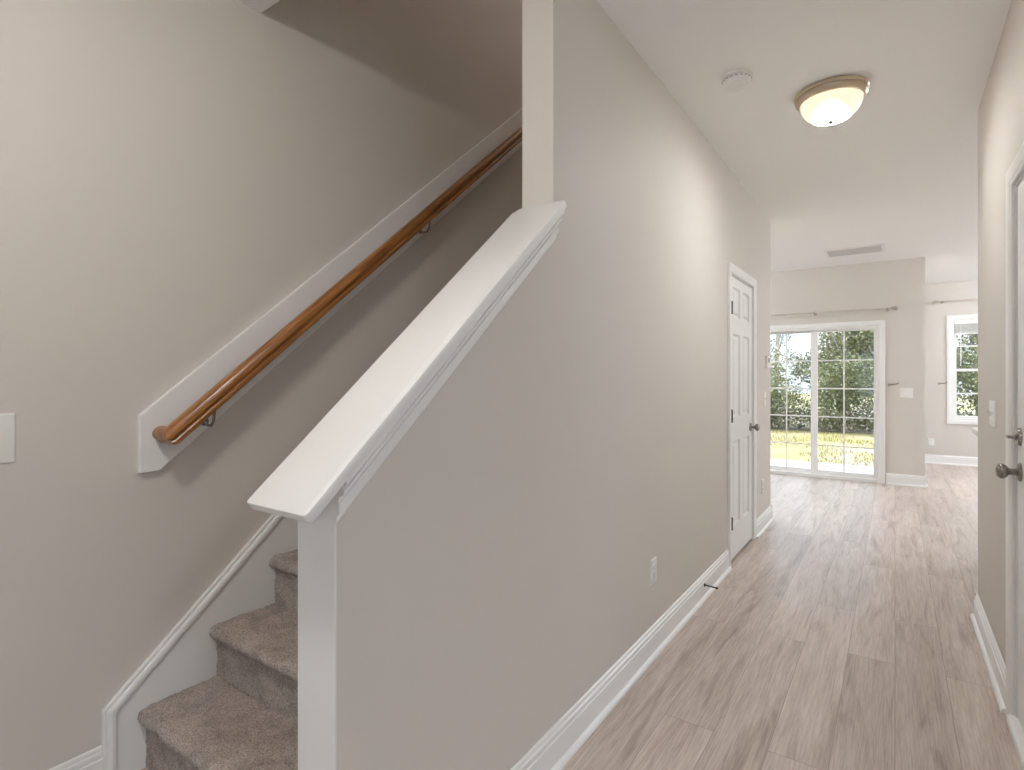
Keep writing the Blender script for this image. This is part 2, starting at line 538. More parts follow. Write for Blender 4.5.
# right wall with the side door opening
D2A, D2B, D2T = 1.815, 2.735, 2.002
mb = MB()
mb.box(XR, XR + 0.12, YO, D2A, 0, C)
mb.box(XR, XR + 0.12, D2A, D2B, D2T, C)
mb.box(XR, XR + 0.12, D2B, YR, 0, C)
mb.box(XR + 0.12, 4.02, YR - 0.12, YR, 0, C)
mb.box(XR + 0.12, 4.02, YO, YO + 0.12, 0, C)
struct(mb, 'wall_right', M_WALL, 'greige right hand hall wall ending at the kitchen')

# far wall with the patio door opening
SA, SB, ST = -1.575, -0.155, 1.935
mb = MB()
mb.box(-4.62, SA, YF, YF + 0.14, 0, C)
mb.box(SA, SB, YF, YF + 0.14, ST, C)
mb.box(SB, XC, YF, YF + 0.14, 0, C)
mb.box(XC - 0.14, XC, YF + 0.14, YN + 0.14, 0, C)
struct(mb, 'wall_back', M_WALL, 'greige far wall around the patio door')

# nook back wall with a window opening
WA, WB, WZ0, WZ1 = 0.688, 1.600, 0.662, 2.164
mb = MB()
mb.box(XC, WA, YN, YN + 0.14, 0, C)
mb.box(WB, 4.02, YN, YN + 0.14, 0, C)
mb.box(WA, WB, YN, YN + 0.14, 0, WZ0)
mb.box(WA, WB, YN, YN + 0.14, WZ1, C)
struct(mb, 'wall_nook', M_WALL, 'pale back wall of the breakfast nook')

# living room side wall and kitchen outer wall, window openings added for daylight
mb = MB()
mb.box(-4.62, -4.50, YE - 0.12, 5.9, 0, C); mb.box(-4.62, -4.50, 7.7, YF, 0, C)
mb.box(-4.62, -4.50, 5.9, 7.7, 0, 0.5); mb.box(-4.62, -4.50, 5.9, 7.7, 2.2, C)
mb.box(-4.62, XL - 0.12, YE - 0.12, YE, 0, C)
struct(mb, 'wall_living', M_WALL, 'greige living room walls out of sight to the left')
mb = MB()
mb.box(3.90, 4.02, YR, 7.6, 0, C); mb.box(3.90, 4.02, 9.8, YN, 0, C)
mb.box(3.90, 4.02, 7.6, 9.8, 0, 0.5); mb.box(3.90, 4.02, 7.6, 9.8, 2.3, C)
struct(mb, 'wall_kitchen', M_WALL, 'greige kitchen wall out of sight to the right')

# entrance walls, and an unseen front room added to bring daylight into the hall
mb = MB()
mb.box(XL - 0.12, -0.90, YB - 0.12, YB, 0, C)
mb.box(-0.05, 0.9, YB - 0.12, YB, 0, C)
mb.box(2.1, 4.02, YB - 0.12, YB, 0, C)
mb.box(-0.90, -0.05, YB - 0.12, YB, 2.05, C); mb.box(-0.90, -0.05, YB - 0.12, YB, 0, 0.15)
mb.box(0.9, 2.1, YB - 0.12, YB, 2.25, C); mb.box(0.9, 2.1, YB - 0.12, YB, 0, 0.45)
mb.box(3.90, 4.02, YB, -1.3, 0, C); mb.box(3.90, 4.02, 1.2, YO, 0, C)
mb.box(3.90, 4.02, -1.3, 1.2, 0, 1.15); mb.box(3.90, 4.02, -1.3, 1.2, 2.25, C)
struct(mb, 'wall_front', M_WALL, 'greige entrance walls and added front room walls behind the viewer')


def simple_window(name, label, a0, a1, b0, b1, loc, basis, depth=0.12):
    w = thing(name, label, 'window', loc, basis, kind='structure')
    m = MB()
    for (p, q, r, s) in ((a0, a1, b0, b0 + .05), (a0, a1, b1 - .05, b1), (a0, a0 + .05, b0 + .05, b1 - .05), (a1 - .05, a1, b0 + .05, b1 - .05),
                         ((a0 + a1) / 2 - .02, (a0 + a1) / 2 + .02, b0 + .05, b1 - .05)):
        m.box(p, q, r, s, -depth + .02, -0.02)
    m.build('window_frame', M_VINYL, w)
    MB().box(a0 + .05, a1 - .05, b0 + .05, b1 - .05, -0.062, -0.058).build('pane', M_GLASS, w)
    return w
simple_window('window_2', 'added white framed living room window out of sight for daylight', 5.9, 7.7, 0.5, 2.2, (-4.50, 0, 0), ON_LEFT)  # unseen window added so daylight reaches the living room
simple_window('window_3', 'added white framed kitchen window out of sight for daylight', -9.8, -7.6, 0.5, 2.3, (3.90, 0, 0), ON_RIGHT)  # unseen window added for more daylight in kitchen and nook
BACK = ((-1, 0, 0), (0, 0, 1), (0, 1, 0))
simple_window('window_4', 'white framed entrance side light behind the viewer', 0.05, 0.90, 0.15, 2.05, (0, YB, 0), BACK)
simple_window('window_5', 'added unseen window behind the viewer letting daylight into the hall', -2.1, -0.9, 0.45, 2.25, (0, YB, 0), BACK)  # added out of view for more daylight around the hall
simple_window('window_6', 'added unseen wide side window behind the viewer for daylight on the hall wall', -1.2, 1.3, 1.15, 2.25, (3.90, 0, 0), ON_RIGHT)  # added out of view so side daylight falls on the hall wall


def portal(loc, size, rot):
    d = bpy.data.lights.new('daylight_portal', 'AREA')
    d.shape = 'RECTANGLE'; d.size, d.size_y = size
    d.cycles.is_portal = True
    o = bpy.data.objects.new('daylight_portal', d)
    COL.objects.link(o); o.location = loc; o.rotation_euler = rot
portal((-0.865, YF + 0.16, 0.97), (1.44, 1.93), (R(-90), 0, 0))
portal((1.145, YN + 0.16, 1.435), (0.9, 1.46), (R(-90), 0, 0))
portal((-4.64, 6.8, 1.35), (1.8, 1.7), (R(90), 0, R(-90)))
portal((4.04, 8.7, 1.4), (2.2, 1.8), (R(90), 0, R(90)))
portal((-0.475, YB - 0.14, 1.10), (0.85, 1.9), (R(90), 0, 0))
portal((1.5, YB - 0.14, 1.35), (1.2, 1.8), (R(90), 0, 0))
portal((4.04, -0.05, 1.70), (2.5, 1.1), (R(90), 0, R(90)))

# ------------------------------------------------------------------ baseboards
BASE = [(0, 0), (0.0155, 0), (0.0155, 0.094), (0.0115, 0.0965), (0.0115, 0.099), (0.0125, 0.101), (0.0125, 0.113), (0.0095, 0.116), (0.0075, 0.118), (0.0085, 0.120), (0.0070, 0.128), (0.003, 0.132), (0, 0.132)]
SHOE = [(0.014, 0), (0.031, 0)] + [(0.014 + 0.017 * math.cos(R(a)), 0.019 * math.sin(R(a))) for a in (15, 30, 45, 60, 75)] + [(0.014, 0.019)]
Z = (0, 0, 1)
def base_run(mb, p0, p1, out):
    p0, p1 = Vector((*p0, 0)), Vector((*p1, 0))
    mb.run(BASE, p0, (*out, 0), Z, p1 - p0)
    mb.run(SHOE, p0, (*out, 0), Z, p1 - p0)
mb = MB()
base_run(mb, (XH, KY0), (XH, D1A - 0.062), (1, 0))
base_run(mb, (XH, D1B + 0.062), (XH, YE + 0.014), (1, 0))
base_run(mb, (XH + 0.014, YE), (XS - 0.2, YE), (0, 1))
struct(mb, 'baseboard_hall', M_TRIM, 'white baseboard along the hall wall with shoe moulding')
mb = MB()
base_run(mb, (XL, YB), (XL, 0.679), (1, 0))
struct(mb, 'baseboard_left', M_TRIM, 'white baseboard on the stair wall below the skirt board')
mb = MB()
base_run(mb, (XR, D2B + 0.066), (XR, YR + 0.014), (-1, 0))
base_run(mb, (XR - 0.014, YR), (XR + 0.8, YR), (0, 1))
base_run(mb, (XR, YO - 0.014), (XR, D2A - 0.066), (-1, 0))
struct(mb, 'baseboard_right', M_TRIM, 'white baseboard on the right wall up to the side door')
mb = MB()
base_run(mb, (SB + 0.066, YF), (XC + 0.014, YF), (0, -1))
base_run(mb, (XC, YF - 0.014), (XC, YN), (1, 0))
base_run(mb, (-4.5, YF), (SA - 0.066, YF), (0, -1))
struct(mb, 'baseboard_back', M_TRIM, 'white baseboard beside the patio door')
mb = MB()
base_run(mb, (XC, YN), (3.9, YN), (0, -1))
struct(mb, 'baseboard_nook', M_TRIM, 'white baseboard under the nook window')

# ------------------------------------------------------------------ staircase
stair = thing('staircase', 'carpeted staircase climbing between the stair wall and half wall', 'staircase', (0, 0, 0))
RISE, RUN, N_ST = 0.1885, 0.2295, 15
T1, NY1 = 0.199, 0.772            # first tread height, first nosing y
XA, XB = XL + 0.016, XS - 0.002

def step_profile(k, fine):
    """carpet surface of one riser and tread, seen from the side: (y, z) points from the bottom up"""
    zt = T1 + RISE * k
    zb = zt - RISE if k else 0.0
    yn = NY1 + RUN * k
    yr = yn + 0.026                  # face of the riser
    r = 0.022                        # roll of the nosing
    pts = []
    nr = 16 if fine else 2
    for i in range(nr):
        pts.append((yr, zb + (zt - 0.062 - zb) * i / nr))
    pts.append((yr - 0.001, zt - 0.058))
    pts.append((yr - 0.006, zt - 0.051))
    pts.append((yn + 0.012, zt - 0.048))
    na = 10 if fine else 4
    for i in range(na + 1):
        a = R(-100 - 170 * i / na)
        pts.append((yn + r + r * math.cos(a), zt - 0.0235 + 0.0235 * math.sin(a)))
    nt_ = 26 if fine else 2
    y0 = yn + r
    y1 = yn + RUN + 0.026
    for i in range(1, nt_):
        pts.append((y0 + (y1 - y0) * i / nt_, zt))
    return pts

def carpet_mesh():
    vs, fs = [], []
    for k in range(N_ST):
        fine = k < 4
        prof = step_profile(k, fine) + [(NY1 + RUN * (k + 1) + 0.026, T1 + RISE * k)]
        nx = 190 if fine else 8
        base = len(vs)
        # normals of the profile
        for j, (y, z) in enumerate(prof):
            a = prof[max(j - 1, 0)]; b = prof[min(j + 1, len(prof) - 1)]
            t = Vector((0, b[0] - a[0], b[1] - a[1]))
            n = Vector((0, -t.z, t.y)); n.normalize()
            for i in range(nx + 1):
                x = XA + (XB - XA) * i / nx
                p = Vector((x, y, z))
                if fine:
                    d = 0.0050 * noise.noise(p * 150) + 0.0020 * noise.noise(p * 60) + 0.004 * noise.noise(p * 14)
                    p += n * d
                vs.append(p)
        for j in range(len(prof) - 1):
            for i in range(nx):
                q = base + j * (nx + 1) + i
                fs.append((q, q + 1, q + nx + 2, q + nx + 1))
    # body below, so that the steps are solid
    k = N_ST - 1
    yend = NY1 + RUN * N_ST + 0.026
    m = MB(); m.add(vs, fs)
    for k in range(N_ST):
        y0 = NY1 + RUN * k + 0.034
        zt = T1 + RISE * k - 0.012
        m.box(XA + 0.004, XB - 0.004, y0, min(y0 + RUN - 0.001, yend), max(0, zt - 0.45), zt)
    return m
o = carpet_mesh().build('carpet', M_CARPET, stair, smooth=True, fix=False, angle=75)

def skirt_top(y):
    return 0.241 + 0.868 * (y - 0.679)
SY0, SY1 = 0.679, 3.9
xa = XL + 0.015
mb = MB()
mb.prism([(XL + 0.0012, SY0 + 0.005, 0), (XL + 0.0012, 1.3, 0), (XL + 0.0012, SY1, skirt_top(SY1) - 1.1), (XL + 0.0012, SY1, skirt_top(SY1) - 0.010), (XL + 0.0012, SY0 + 0.005, skirt_top(SY0 + 0.005) - 0.010)], (0.0138, 0, 0))
sk = mb.build('skirt_board', M_TRIM, stair)
# cap moulding along the top edge and down the front end of the skirt board
mb = MB()
SKP = [(0.0, 0.0), (0.013, 0.0), (0.0145, 0.003), (0.0145, 0.007), (0.0125, 0.009), (0.0125, 0.0105), (0.0205, 0.0125), (0.0235, 0.016), (0.0245, 0.022), (0.0235, 0.030), (0.021, 0.034), (0.018, 0.0365), (0.014, 0.0365), (0.0, 0.0365)]
q_ = math.sqrt(1 + 0.868 ** 2)
SKP = [(u + 0.0012, v) for u, v in SKP]
l0 = [Vector((XL + u, SY0 + v, 0)) for u, v in SKP]
l1 = [Vector((XL + u, SY0 + v, skirt_top(SY0 + v) - v * q_)) for u, v in SKP]
l2 = [Vector((XL + u, SY1, skirt_top(SY1) - v * q_)) for u, v in SKP]
mb.loft([l0, l1, l2])
mb.build('skirt_moulding', M_TRIM, stair)

# ------------------------------------------------------------------ half wall cap, end board
cap = thing('half_wall_cap', 'white sloped cap rail and end board on the stair half wall', 'railing', (0, 0, 0))
CY0, CY1 = 0.605, 1.572
CX0, CX1 = -1.082, -0.880
d = Vector((0, 1, 0.865)).normalized(); u = Vector((0, -0.865, 1)).normalized()
mb = MB()
th = 0.024
def cap_outline(w, e):
    """plan outline of the cap board (x, distance along), corners eased by e, shrunk by w"""
    x0, x1 = CX0 + w, CX1 - w
    s1 = (CY1 - CY0) / d.y
    s0 = 0.0 + w
    pts = []
    for (cx, cs, a0) in ((x0 + e, s0 + e, 180), (x1 - e, s0 + e, 270)):
        for q in range(5):
            a = R(a0 + 22.5 * q)
            pts.append((cx + e * math.cos(a), cs + e * math.sin(a)))
    pts += [(x1, s1 - 0.010 - w), (x1 - 0.010, s1 - w), (XH + 0.003, s1 - w), (XH + 0.003, s1 - 0.001), (XS - 0.002, s1 - 0.001), (XS - 0.012, s1 - w), (x0, s1 - 0.026 - w)]
    return pts
P0 = Vector((0, CY0, cap_z(CY0)))
loops = []
for w, v in ((0.0035, -th), (0.001, -th + 0.001), (0.0, -th + 0.0035), (0.0, -0.0035), (0.001, -0.001), (0.0035, 0.0)):
    loops.append([P0 + Vector((x, 0, 0)) + d * s + u * v for x, s in cap_outline(w, 0.010 - 0.0)])
mb.loft(loops)
mb.build('cap_board', M_TRIM, cap, smooth=True, angle=27)
# moulding under the cap on the hall side and the stair side (plumb cut ends)
MP = [(0, 0), (0.036, 0), (0.036, -0.007), (0.031, -0.0075), (0.025, -0.010), (0.025, -0.0125), (0.0305, -0.0140), (0.0305, -0.0180), (0.026, -0.0215), (0.018, -0.0235), (0.0155, -0.0285), (0.0155, -0.0315), (0.0185, -0.0325), (0.0185, -0.046), (0.0150, -0.0475), (0.0110, -0.050), (0.0105, -0.0565), (0.0085, -0.0605), (0.0, -0.061)]
def under_mould(xf, sgn):
    m = MB()
    y0, y1 = 0.700, CY1 - 0.004
    ls = []
    for y in (y0, y1):
        zz = cap_z(y) - th * math.sqrt(1 + 0.865 ** 2)
        ls.append([Vector((xf + sgn * a * 1.22, y, zz + 1.14 * b * math.sqrt(1 + 0.865 ** 2))) for a, b in MP])
    m.loft(ls)
    return m
under_mould(XH, 1).build('cap_moulding', M_TRIM, cap)
under_mould(XS, -1).build('cap_moulding', M_TRIM, cap)
zc = cap_z(0.70) - th * 1.322 - 0.001
mb = MB()
mb.prism([(XS - 0.001, 0.7055, 0), (XS - 0.001, KY0 - 0.0005, 0), (XS - 0.001, KY0 - 0.0005, zc + 0.008), (XS - 0.001, 0.7055, zc + 0.004)], (XH - XS + 0.0015, 0, 0))
mb.build('end_board', M_TRIM, cap)

# ------------------------------------------------------------------ handrail on its backing board
rail = thing('handrail', 'stained oak handrail on a white backing board up the stair wall', 'handrail', (XL, 0, 0))
BT = 0.020
def bb_top(y): return 1.163 + SLOPE * (y - 0.781)
def bb_bot(y): return 0.972 + SLOPE * (y - 0.839)
mb = MB()
mb.prism([(0, 0.778, 0.970), (0, 0.839, 0.972), (0, 3.95, bb_bot(3.95)), (0, 3.95, bb_top(3.95)), (0, 0.778, bb_top(0.778))], (BT, 0, 0))
mb.build('backing_board', M_TRIM, rail, bevel=0.003)
RX = 0.092                        # rail centre from the wall
def rc(y): return Vector((RX, y, 1.199 + SLOPE * (y - 0.966)))
rd = Vector((0, 1, SLOPE)).normalized(); ru = Vector((0, -SLOPE, 1)).normalized()
half = [(0.0, 0.030), (0.010, 0.029), (0.019, 0.025), (0.026, 0.017), (0.0285, 0.008), (0.027, 0.0), (0.023, -0.005), (0.0205, -0.008), (0.021, -0.013), (0.0235, -0.016), (0.0235, -0.027), (0.021, -0.030)]
RP = half + [(-a, b) for a, b in half[::-1][:-1]]
RY0, RY1 = 0.842, 3.90
l_start = []
# mitre: the near end is cut at 45 degrees where it returns to the wall
K_ = 0.86
l_next = []
for a, b in RP:
    l_start.append(rc(RY0) + Vector((a * K_, 0, 0)) + ru * (b * K_ + 0.002) - rd * (a * K_))
    l_next.append(rc(RY0) + Vector((a, 0, 0)) + ru * b - rd * (a - 0.014))
l_end = [rc(RY1) + Vector((a, 0, 0)) + ru * b for a, b in RP]
mb = MB(); mb.loft([l_start, l_next, l_end])
rb = mb.build('rail', M_OAK, rail, smooth=True, angle=28)
mb = MB()
l_w = [Vector((BT + 0.001, p.y, p.z)) for p in l_start]
mb.loft([l_w, l_start])
mb.build('rail_return', M_OAK, rail, smooth=True, angle=28)
for y in (0.962, 2.045, 3.15):
    c = rc(y) - ru * 0.030
    mb = MB()
    w = Vector((BT, c.y, c.z - 0.046))
    mb.lathe([(0.000, 0), (0.015, 0), (0.015, 0.003), (0.009, 0.006), (0.000, 0.008)], w, (1, 0, 0), 20)
    mb.tube([w + Vector((0.004, 0, 0)), w + Vector((0.025, 0, -0.012)), w + Vector((0.050, 0, -0.012)), w + Vector((0.066, 0, 0.006)), w + Vector((0.072, 0, 0.048))], [0.0065, 0.0052, 0.005, 0.005, 0.005], 10)
    mb.run([(-0.012, 0), (0.012, 0), (0.012, 0.003), (-0.012, 0.003)], c - rd * 0.03 - ru * 0.003, (1, 0, 0), ru, rd * 0.06)
    mb.build('wall_bracket', M_PEWTER, rail, smooth=True)

# ------------------------------------------------------------------ doors
def panel_slab(w, h, panels, t=0.035):
    """six panel slab in local (a across, b up, c out): front face at c=0"""
    m = MB()
    xs = sorted({0, w} | {p[0] for p in panels} | {p[1] for p in panels})
    zs = sorted({0, h} | {p[2] for p in panels} | {p[3] for p in panels})
    def inpanel(x, z):
        return any(p[0] < x < p[1] and p[2] < z < p[3] for p in panels)
    for s, c0 in ((1, 0.0), (-1, -t)):
        for i in range(len(xs) - 1):
            for j in range(len(zs) - 1):
                if not inpanel((xs[i] + xs[i + 1]) / 2, (zs[j] + zs[j + 1]) / 2):
                    q = [(xs[i], zs[j], c0), (xs[i + 1], zs[j], c0), (xs[i + 1], zs[j + 1], c0), (xs[i], zs[j + 1], c0)]
                    m.add(q if s > 0 else q[::-1], [(0, 1, 2, 3)])
        for (x0, x1, z0, z1) in panels:
            rings = [(0, 0), (0.003, -0.004), (0.009, -0.011), (0.014, -0.0125), (0.022, -0.0125), (0.038, -0.004), (0.044, -0.0035)]
            vs, fs = [], []
            for o_, dp in rings:
                vs += [(x0 + o_, z0 + o_, c0 + s * dp), (x1 - o_, z0 + o_, c0 + s * dp), (x1 - o_, z1 - o_, c0 + s * dp), (x0 + o_, z1 - o_, c0 + s * dp)]
            for k in range(len(rings) - 1):
                for i in range(4):
                    j = (i + 1) % 4
                    f = (4 * k + i, 4 * k + j, 4 * k + 4 + j, 4 * k + 4 + i)
                    fs.append(f if s > 0 else f[::-1])
            k = 4 * (len(rings) - 1)
            f = (k, k + 1, k + 2, k + 3)
            fs.append(f if s > 0 else f[::-1])
            m.add(vs, fs)
    m.add([(0, 0, 0), (w, 0, 0), (w, h, 0), (0, h, 0), (0, 0, -t), (w, 0, -t), (w, h, -t), (0, h, -t)], [(0, 4, 5, 1), (1, 5, 6, 2), (2, 6, 7, 3), (3, 7, 4, 0)])
    return m

def std_panels(w, st=0.105, mid=0.095):
    a0, a1 = st, (w - mid) / 2
    b0, b1 = (w + mid) / 2, w - st
    rows = ((0.220, 0.818), (0.985, 1.575), (1.692, 1.904))
    return [(p, q, r, s) for r, s in rows for p, q in ((a0, a1), (b0, b1))]

CAS = [(0.0, 0.0), (0.0, 0.008), (0.004, 0.011), (0.012, 0.012), (0.016, 0.0145), (0.030, 0.0165), (0.048, 0.018), (0.060, 0.018), (0.062, 0.016), (0.062, 0.0)]   # from the inner edge out, thickness
def casing(a0, a1, b1, b0=0.0, w=1.0, sill=False):
    """mitred door casing in (a, b, c) round an opening"""
    m = MB()
    left, right = [], []
    def corner(a, b, sa, sb):
        return [Vector((a + sa * o_ * w, b + sb * o_ * w, t_)) for o_, t_ in CAS]
    bl = [Vector((a0 - o_ * w, b0, t_)) for o_, t_ in CAS]
    br = [Vector((a1 + o_ * w, b0, t_)) for o_, t_ in CAS]
    tl = corner(a0, b1, -1, 1); tr = corner(a1, b1, 1, 1)
    if sill:
        bl = corner(a0, b0, -1, -1); br = corner(a1, b0, 1, -1)
        m.loft([bl, tl, tr, br, bl], caps=False)
    else:
        m.loft([bl, tl, tr, br])
    return m

def knob(parent, a, b, mat, scale=1.0, smooth=True):
    prof = [(0.0, 0.0), (0.033, 0.0), (0.033, 0.004), (0.029, 0.009), (0.016, 0.012), (0.0115, 0.016), (0.0115, 0.030), (0.014, 0.034), (0.022, 0.039), (0.0275, 0.047), (0.0275, 0.054), (0.024, 0.062), (0.016, 0.067), (0.006, 0.069), (0.0, 0.069)]
    m = MB(); m.lathe([(r * scale, h * scale) for r, h in prof], (a, b, 0), (0, 0, 1), 28)
    return m.build('door_knob', mat, parent, smooth=True)

# closet door under the stairs (hinges on the near side)
door1 = thing('door_1', 'white six panel closet door in the hall wall under the stairs', 'door', (XH, D1A, 0), ON_LEFT, kind='structure')
W1 = D1B - D1A
m = MB()
m.box(0, 0.012, 0, D1T, -0.115, -0.001); m.box(W1 - 0.012, W1, 0, D1T, -0.115, -0.001); m.box(0.012, W1 - 0.012, D1T - 0.012, D1T, -0.115, -0.001)
m.box(0.012, 0.030, 0, D1T - 0.012, -0.075, -0.044); m.box(W1 - 0.030, W1 - 0.012, 0, D1T - 0.012, -0.075, -0.044); m.box(0.03, W1 - 0.03, D1T - 0.03, D1T - 0.012, -0.075, -0.044)
m.build('jamb', M_TRIM, door1)
casing(0.006, W1 - 0.006, D1T - 0.006).build('casing', M_TRIM, door1, smooth=True, angle=20)
sw = W1 - 0.030
s1 = panel_slab(sw, 1.974, std_panels(sw, 0.10, 0.09)).build('slab', M_DOOR, door1, fix=False)
s1.location = (0.015, 0.020, -0.004)
for b in (0.286, 1.022, 1.765):
    m = MB()
    m.lathe([(0.0, -0.046), (0.0035, -0.045), (0.0072, -0.043), (0.0072, 0.043), (0.0035, 0.045), (0.0, 0.046)], (0.0145, b, 0.0115), (0, 1, 0), 12)
    m.box(0.016, 0.045, b - 0.043, b + 0.043, -0.0045, -0.0022)
    m.build('hinge', M_HINGE, door1, smooth=True)
k = knob(door1, W1 - 0.015 - 0.062, 0.900, M_PEWTER)
k.location = (0, 0, -0.004)

# side door in the right wall (latch at the far side)
door2 = thing('door_2', 'white six panel side door with nickel knob at the right edge', 'door', (XR, D2B, 0), ON_RIGHT, kind='structure')
W2 = D2B - D2A
m = MB()
m.box(0, 0.018, 0.03, D2T, -0.119, -0.001); m.box(W2 - 0.018, W2, 0.03, D2T, -0.119, -0.001); m.box(0.018, W2 - 0.018, D2T - 0.018, D2T, -0.119, -0.001)
m.box(0.018, 0.030, 0.03, D2T - 0.018, -0.10, -0.052); m.box(W2 - 0.03, W2 - 0.018, 0.03, D2T - 0.018, -0.10, -0.052)
m.build('jamb', M_TRIM, door2)
casing(0.006, W2 - 0.006, D2T - 0.006).build('casing', M_TRIM, door2, smooth=True, angle=20)
sw2 = W2 - 0.046
s2 = panel_slab(sw2, 1.940, std_panels(sw2, 0.115, 0.10), 0.044).build('slab', M_DOOR, door2, fix=False)
s2.location = (0.023, 0.040, -0.006)
m = MB()
m.run([(0.0, 0), (0.020, 0), (0.022, 0.006), (0.020, 0.026), (0.010, 0.034), (-0.10, 0.036), (-0.10, 0.0)], (-0.002, 0, 0), (0, 0, 1), (0, 1, 0), (W2 + 0.004, 0, 0))
m.build('threshold', M_TRIM, door2, bevel=0.001)
k = knob(door2, 0.023 + 0.062, 0.945, M_PEWTER); k.location = (0, 0, -0.006)
m = MB()
m.lathe([(0.0, 0), (0.032, 0), (0.032, 0.005), (0.028, 0.011), (0.012, 0.013), (0.009, 0.020), (0.0, 0.021)], (0.085, 1.071, -0.006), (0, 0, 1), 28)
m.loft([[Vector((0.085 + a, 1.071 + b, c)) for a, b in ((-0.020, -0.005), (0.020, -0.005), (0.022, 0), (0.020, 0.005), (-0.020, 0.005), (-0.022, 0))] for c in (0.013, 0.032)])
m.build('deadbolt', M_PEWTER, door2, smooth=True)

# sliding patio door
slider = thing('door_3', 'white sliding glass patio door with grilles in the far wall', 'door', (0, YF, 0), ON_FAR, kind='structure')
casing(SA + 0.006, SB - 0.006, ST - 0.006).build('casing', M_TRIM, slider, smooth=True, angle=20)
m = MB()
m.box(SA, SA + 0.035, 0.0, ST, -0.139, -0.001); m.box(SB - 0.035, SB, 0.0, ST, -0.139, -0.001)
m.box(SA + 0.035, SB - 0.035, ST - 0.030, ST, -0.139, -0.001); m.box(SA + 0.035, SB - 0.035, 0.0, 0.042, -0.139, 0.006)
m.build('door_frame', M_VINYL, slider, bevel=0.002)
GB, GT = 0.094, 1.880
def panel(a0, a1, g0, g1, c0, c1, muntin):
    p = MB()
    p.box(a0, g0, 0.042, ST - 0.030, c0, c1); p.box(g1, a1, 0.042, ST - 0.030, c0, c1)
    p.box(g0, g1, 0.042, GB, c0, c1); p.box(g0, g1, GT, ST - 0.030, c0, c1)
    f = p.build('sliding_panel', M_VINYL, slider, bevel=0.002)
    cm = (c0 + c1) / 2
    MB().box(g0 - 0.004, g1 + 0.004, GB - 0.004, GT + 0.004, cm - 0.003, cm + 0.003).build('pane', M_GLASS, f)
    q = MB()
    q.box(muntin - 0.008, muntin + 0.008, GB, GT, cm + 0.004, cm + 0.010)
    for i in range(1, 5):
        b = (0.415, 0.786, 1.151, 1.512)[i - 1]
        q.box(g0, muntin - 0.008, b - 0.008, b + 0.008, cm + 0.0045, cm + 0.0095)
        q.box(muntin + 0.008, g1, b - 0.008, b + 0.008, cm + 0.0045, cm + 0.0095)
    q.build('grille', M_VINYL, f)
    return f
panel(SA + 0.035, -0.842, -1.480, -0.902, -0.115, -0.075, -1.196)
pr = panel(-0.902, SB - 0.035, -0.824, -0.2155, -0.068, -0.028, -0.531)
m = MB()
m.tube([(-0.200, 0.86, -0.028), (-0.200, 0.875, 0.004), (-0.200, 0.91, 0.016), (-0.200, 1.03, 0.016), (-0.200, 1.065, 0.004), (-0.200, 1.08, -0.028)], 0.008, 10)
m.box(-0.208, -0.192, 0.85, 1.09, -0.029, -0.024)
m.build('door_handle', M_VINYL, pr, smooth=True)

# nook window: double hung, two by two lights in each sash
win = thing('window_1', 'white double hung window in the breakfast nook wall', 'window', (0, YN, 0), ON_FAR, kind='structure')
casing(WA + 0.006, WB - 0.006, WZ1 - 0.006, WZ0 + 0.006, sill=True).build('casing', M_TRIM, win, smooth=True, angle=20)
m = MB()
m.box(WA, WA + 0.03, WZ0, WZ1, -0.139, -0.001); m.box(WB - 0.03, WB, WZ0, WZ1, -0.139, -0.001)
m.box(WA + 0.03, WB - 0.03, WZ1 - 0.03, WZ1, -0.139, -0.001); m.box(WA + 0.03, WB - 0.03, WZ0, WZ0 + 0.03, -0.139, -0.001)
m.build('window_frame', M_VINYL, win, bevel=0.002)
def sash(z0, z1, c0, c1):
    a0, a1 = WA + 0.030, WB - 0.030
    s_ = 0.036
    p = MB()
    p.box(a0, a0 + s_, z0, z1, c0, c1); p.box(a1 - s_, a1, z0, z1, c0, c1)
    p.box(a0 + s_, a1 - s_, z0, z0 + s_, c0, c1); p.box(a0 + s_, a1 - s_, z1 - s_, z1, c0, c1)
    f = p.build('sash', M_VINYL, win, bevel=0.002)
    cm = (c0 + c1) / 2
    MB().box(a0 + s_ - .004, a1 - s_ + .004, z0 + s_ - .004, z1 - s_ + .004, cm - 0.003, cm + 0.003).build('pane', M_GLASS, f)
    q = MB(); am, zm = (a0 + a1) / 2, (z0 + z1) / 2
    q.box(am - 0.009, am + 0.009, z0 + s_, z1 - s_, cm + 0.004, cm + 0.010)
    q.box(a0 + s_, am - 0.009, zm - 0.009, zm + 0.009, cm + 0.0045, cm + 0.0095); q.box(am + 0.009, a1 - s_, zm - 0.009, zm + 0.009, cm + 0.0045, cm + 0.0095)
    q.build('grille', M_VINYL, f)
sash(WZ0 + 0.030, 1.424, -0.085, -0.050)
sash(1.386, WZ1 - 0.030, -0.125, -0.090)

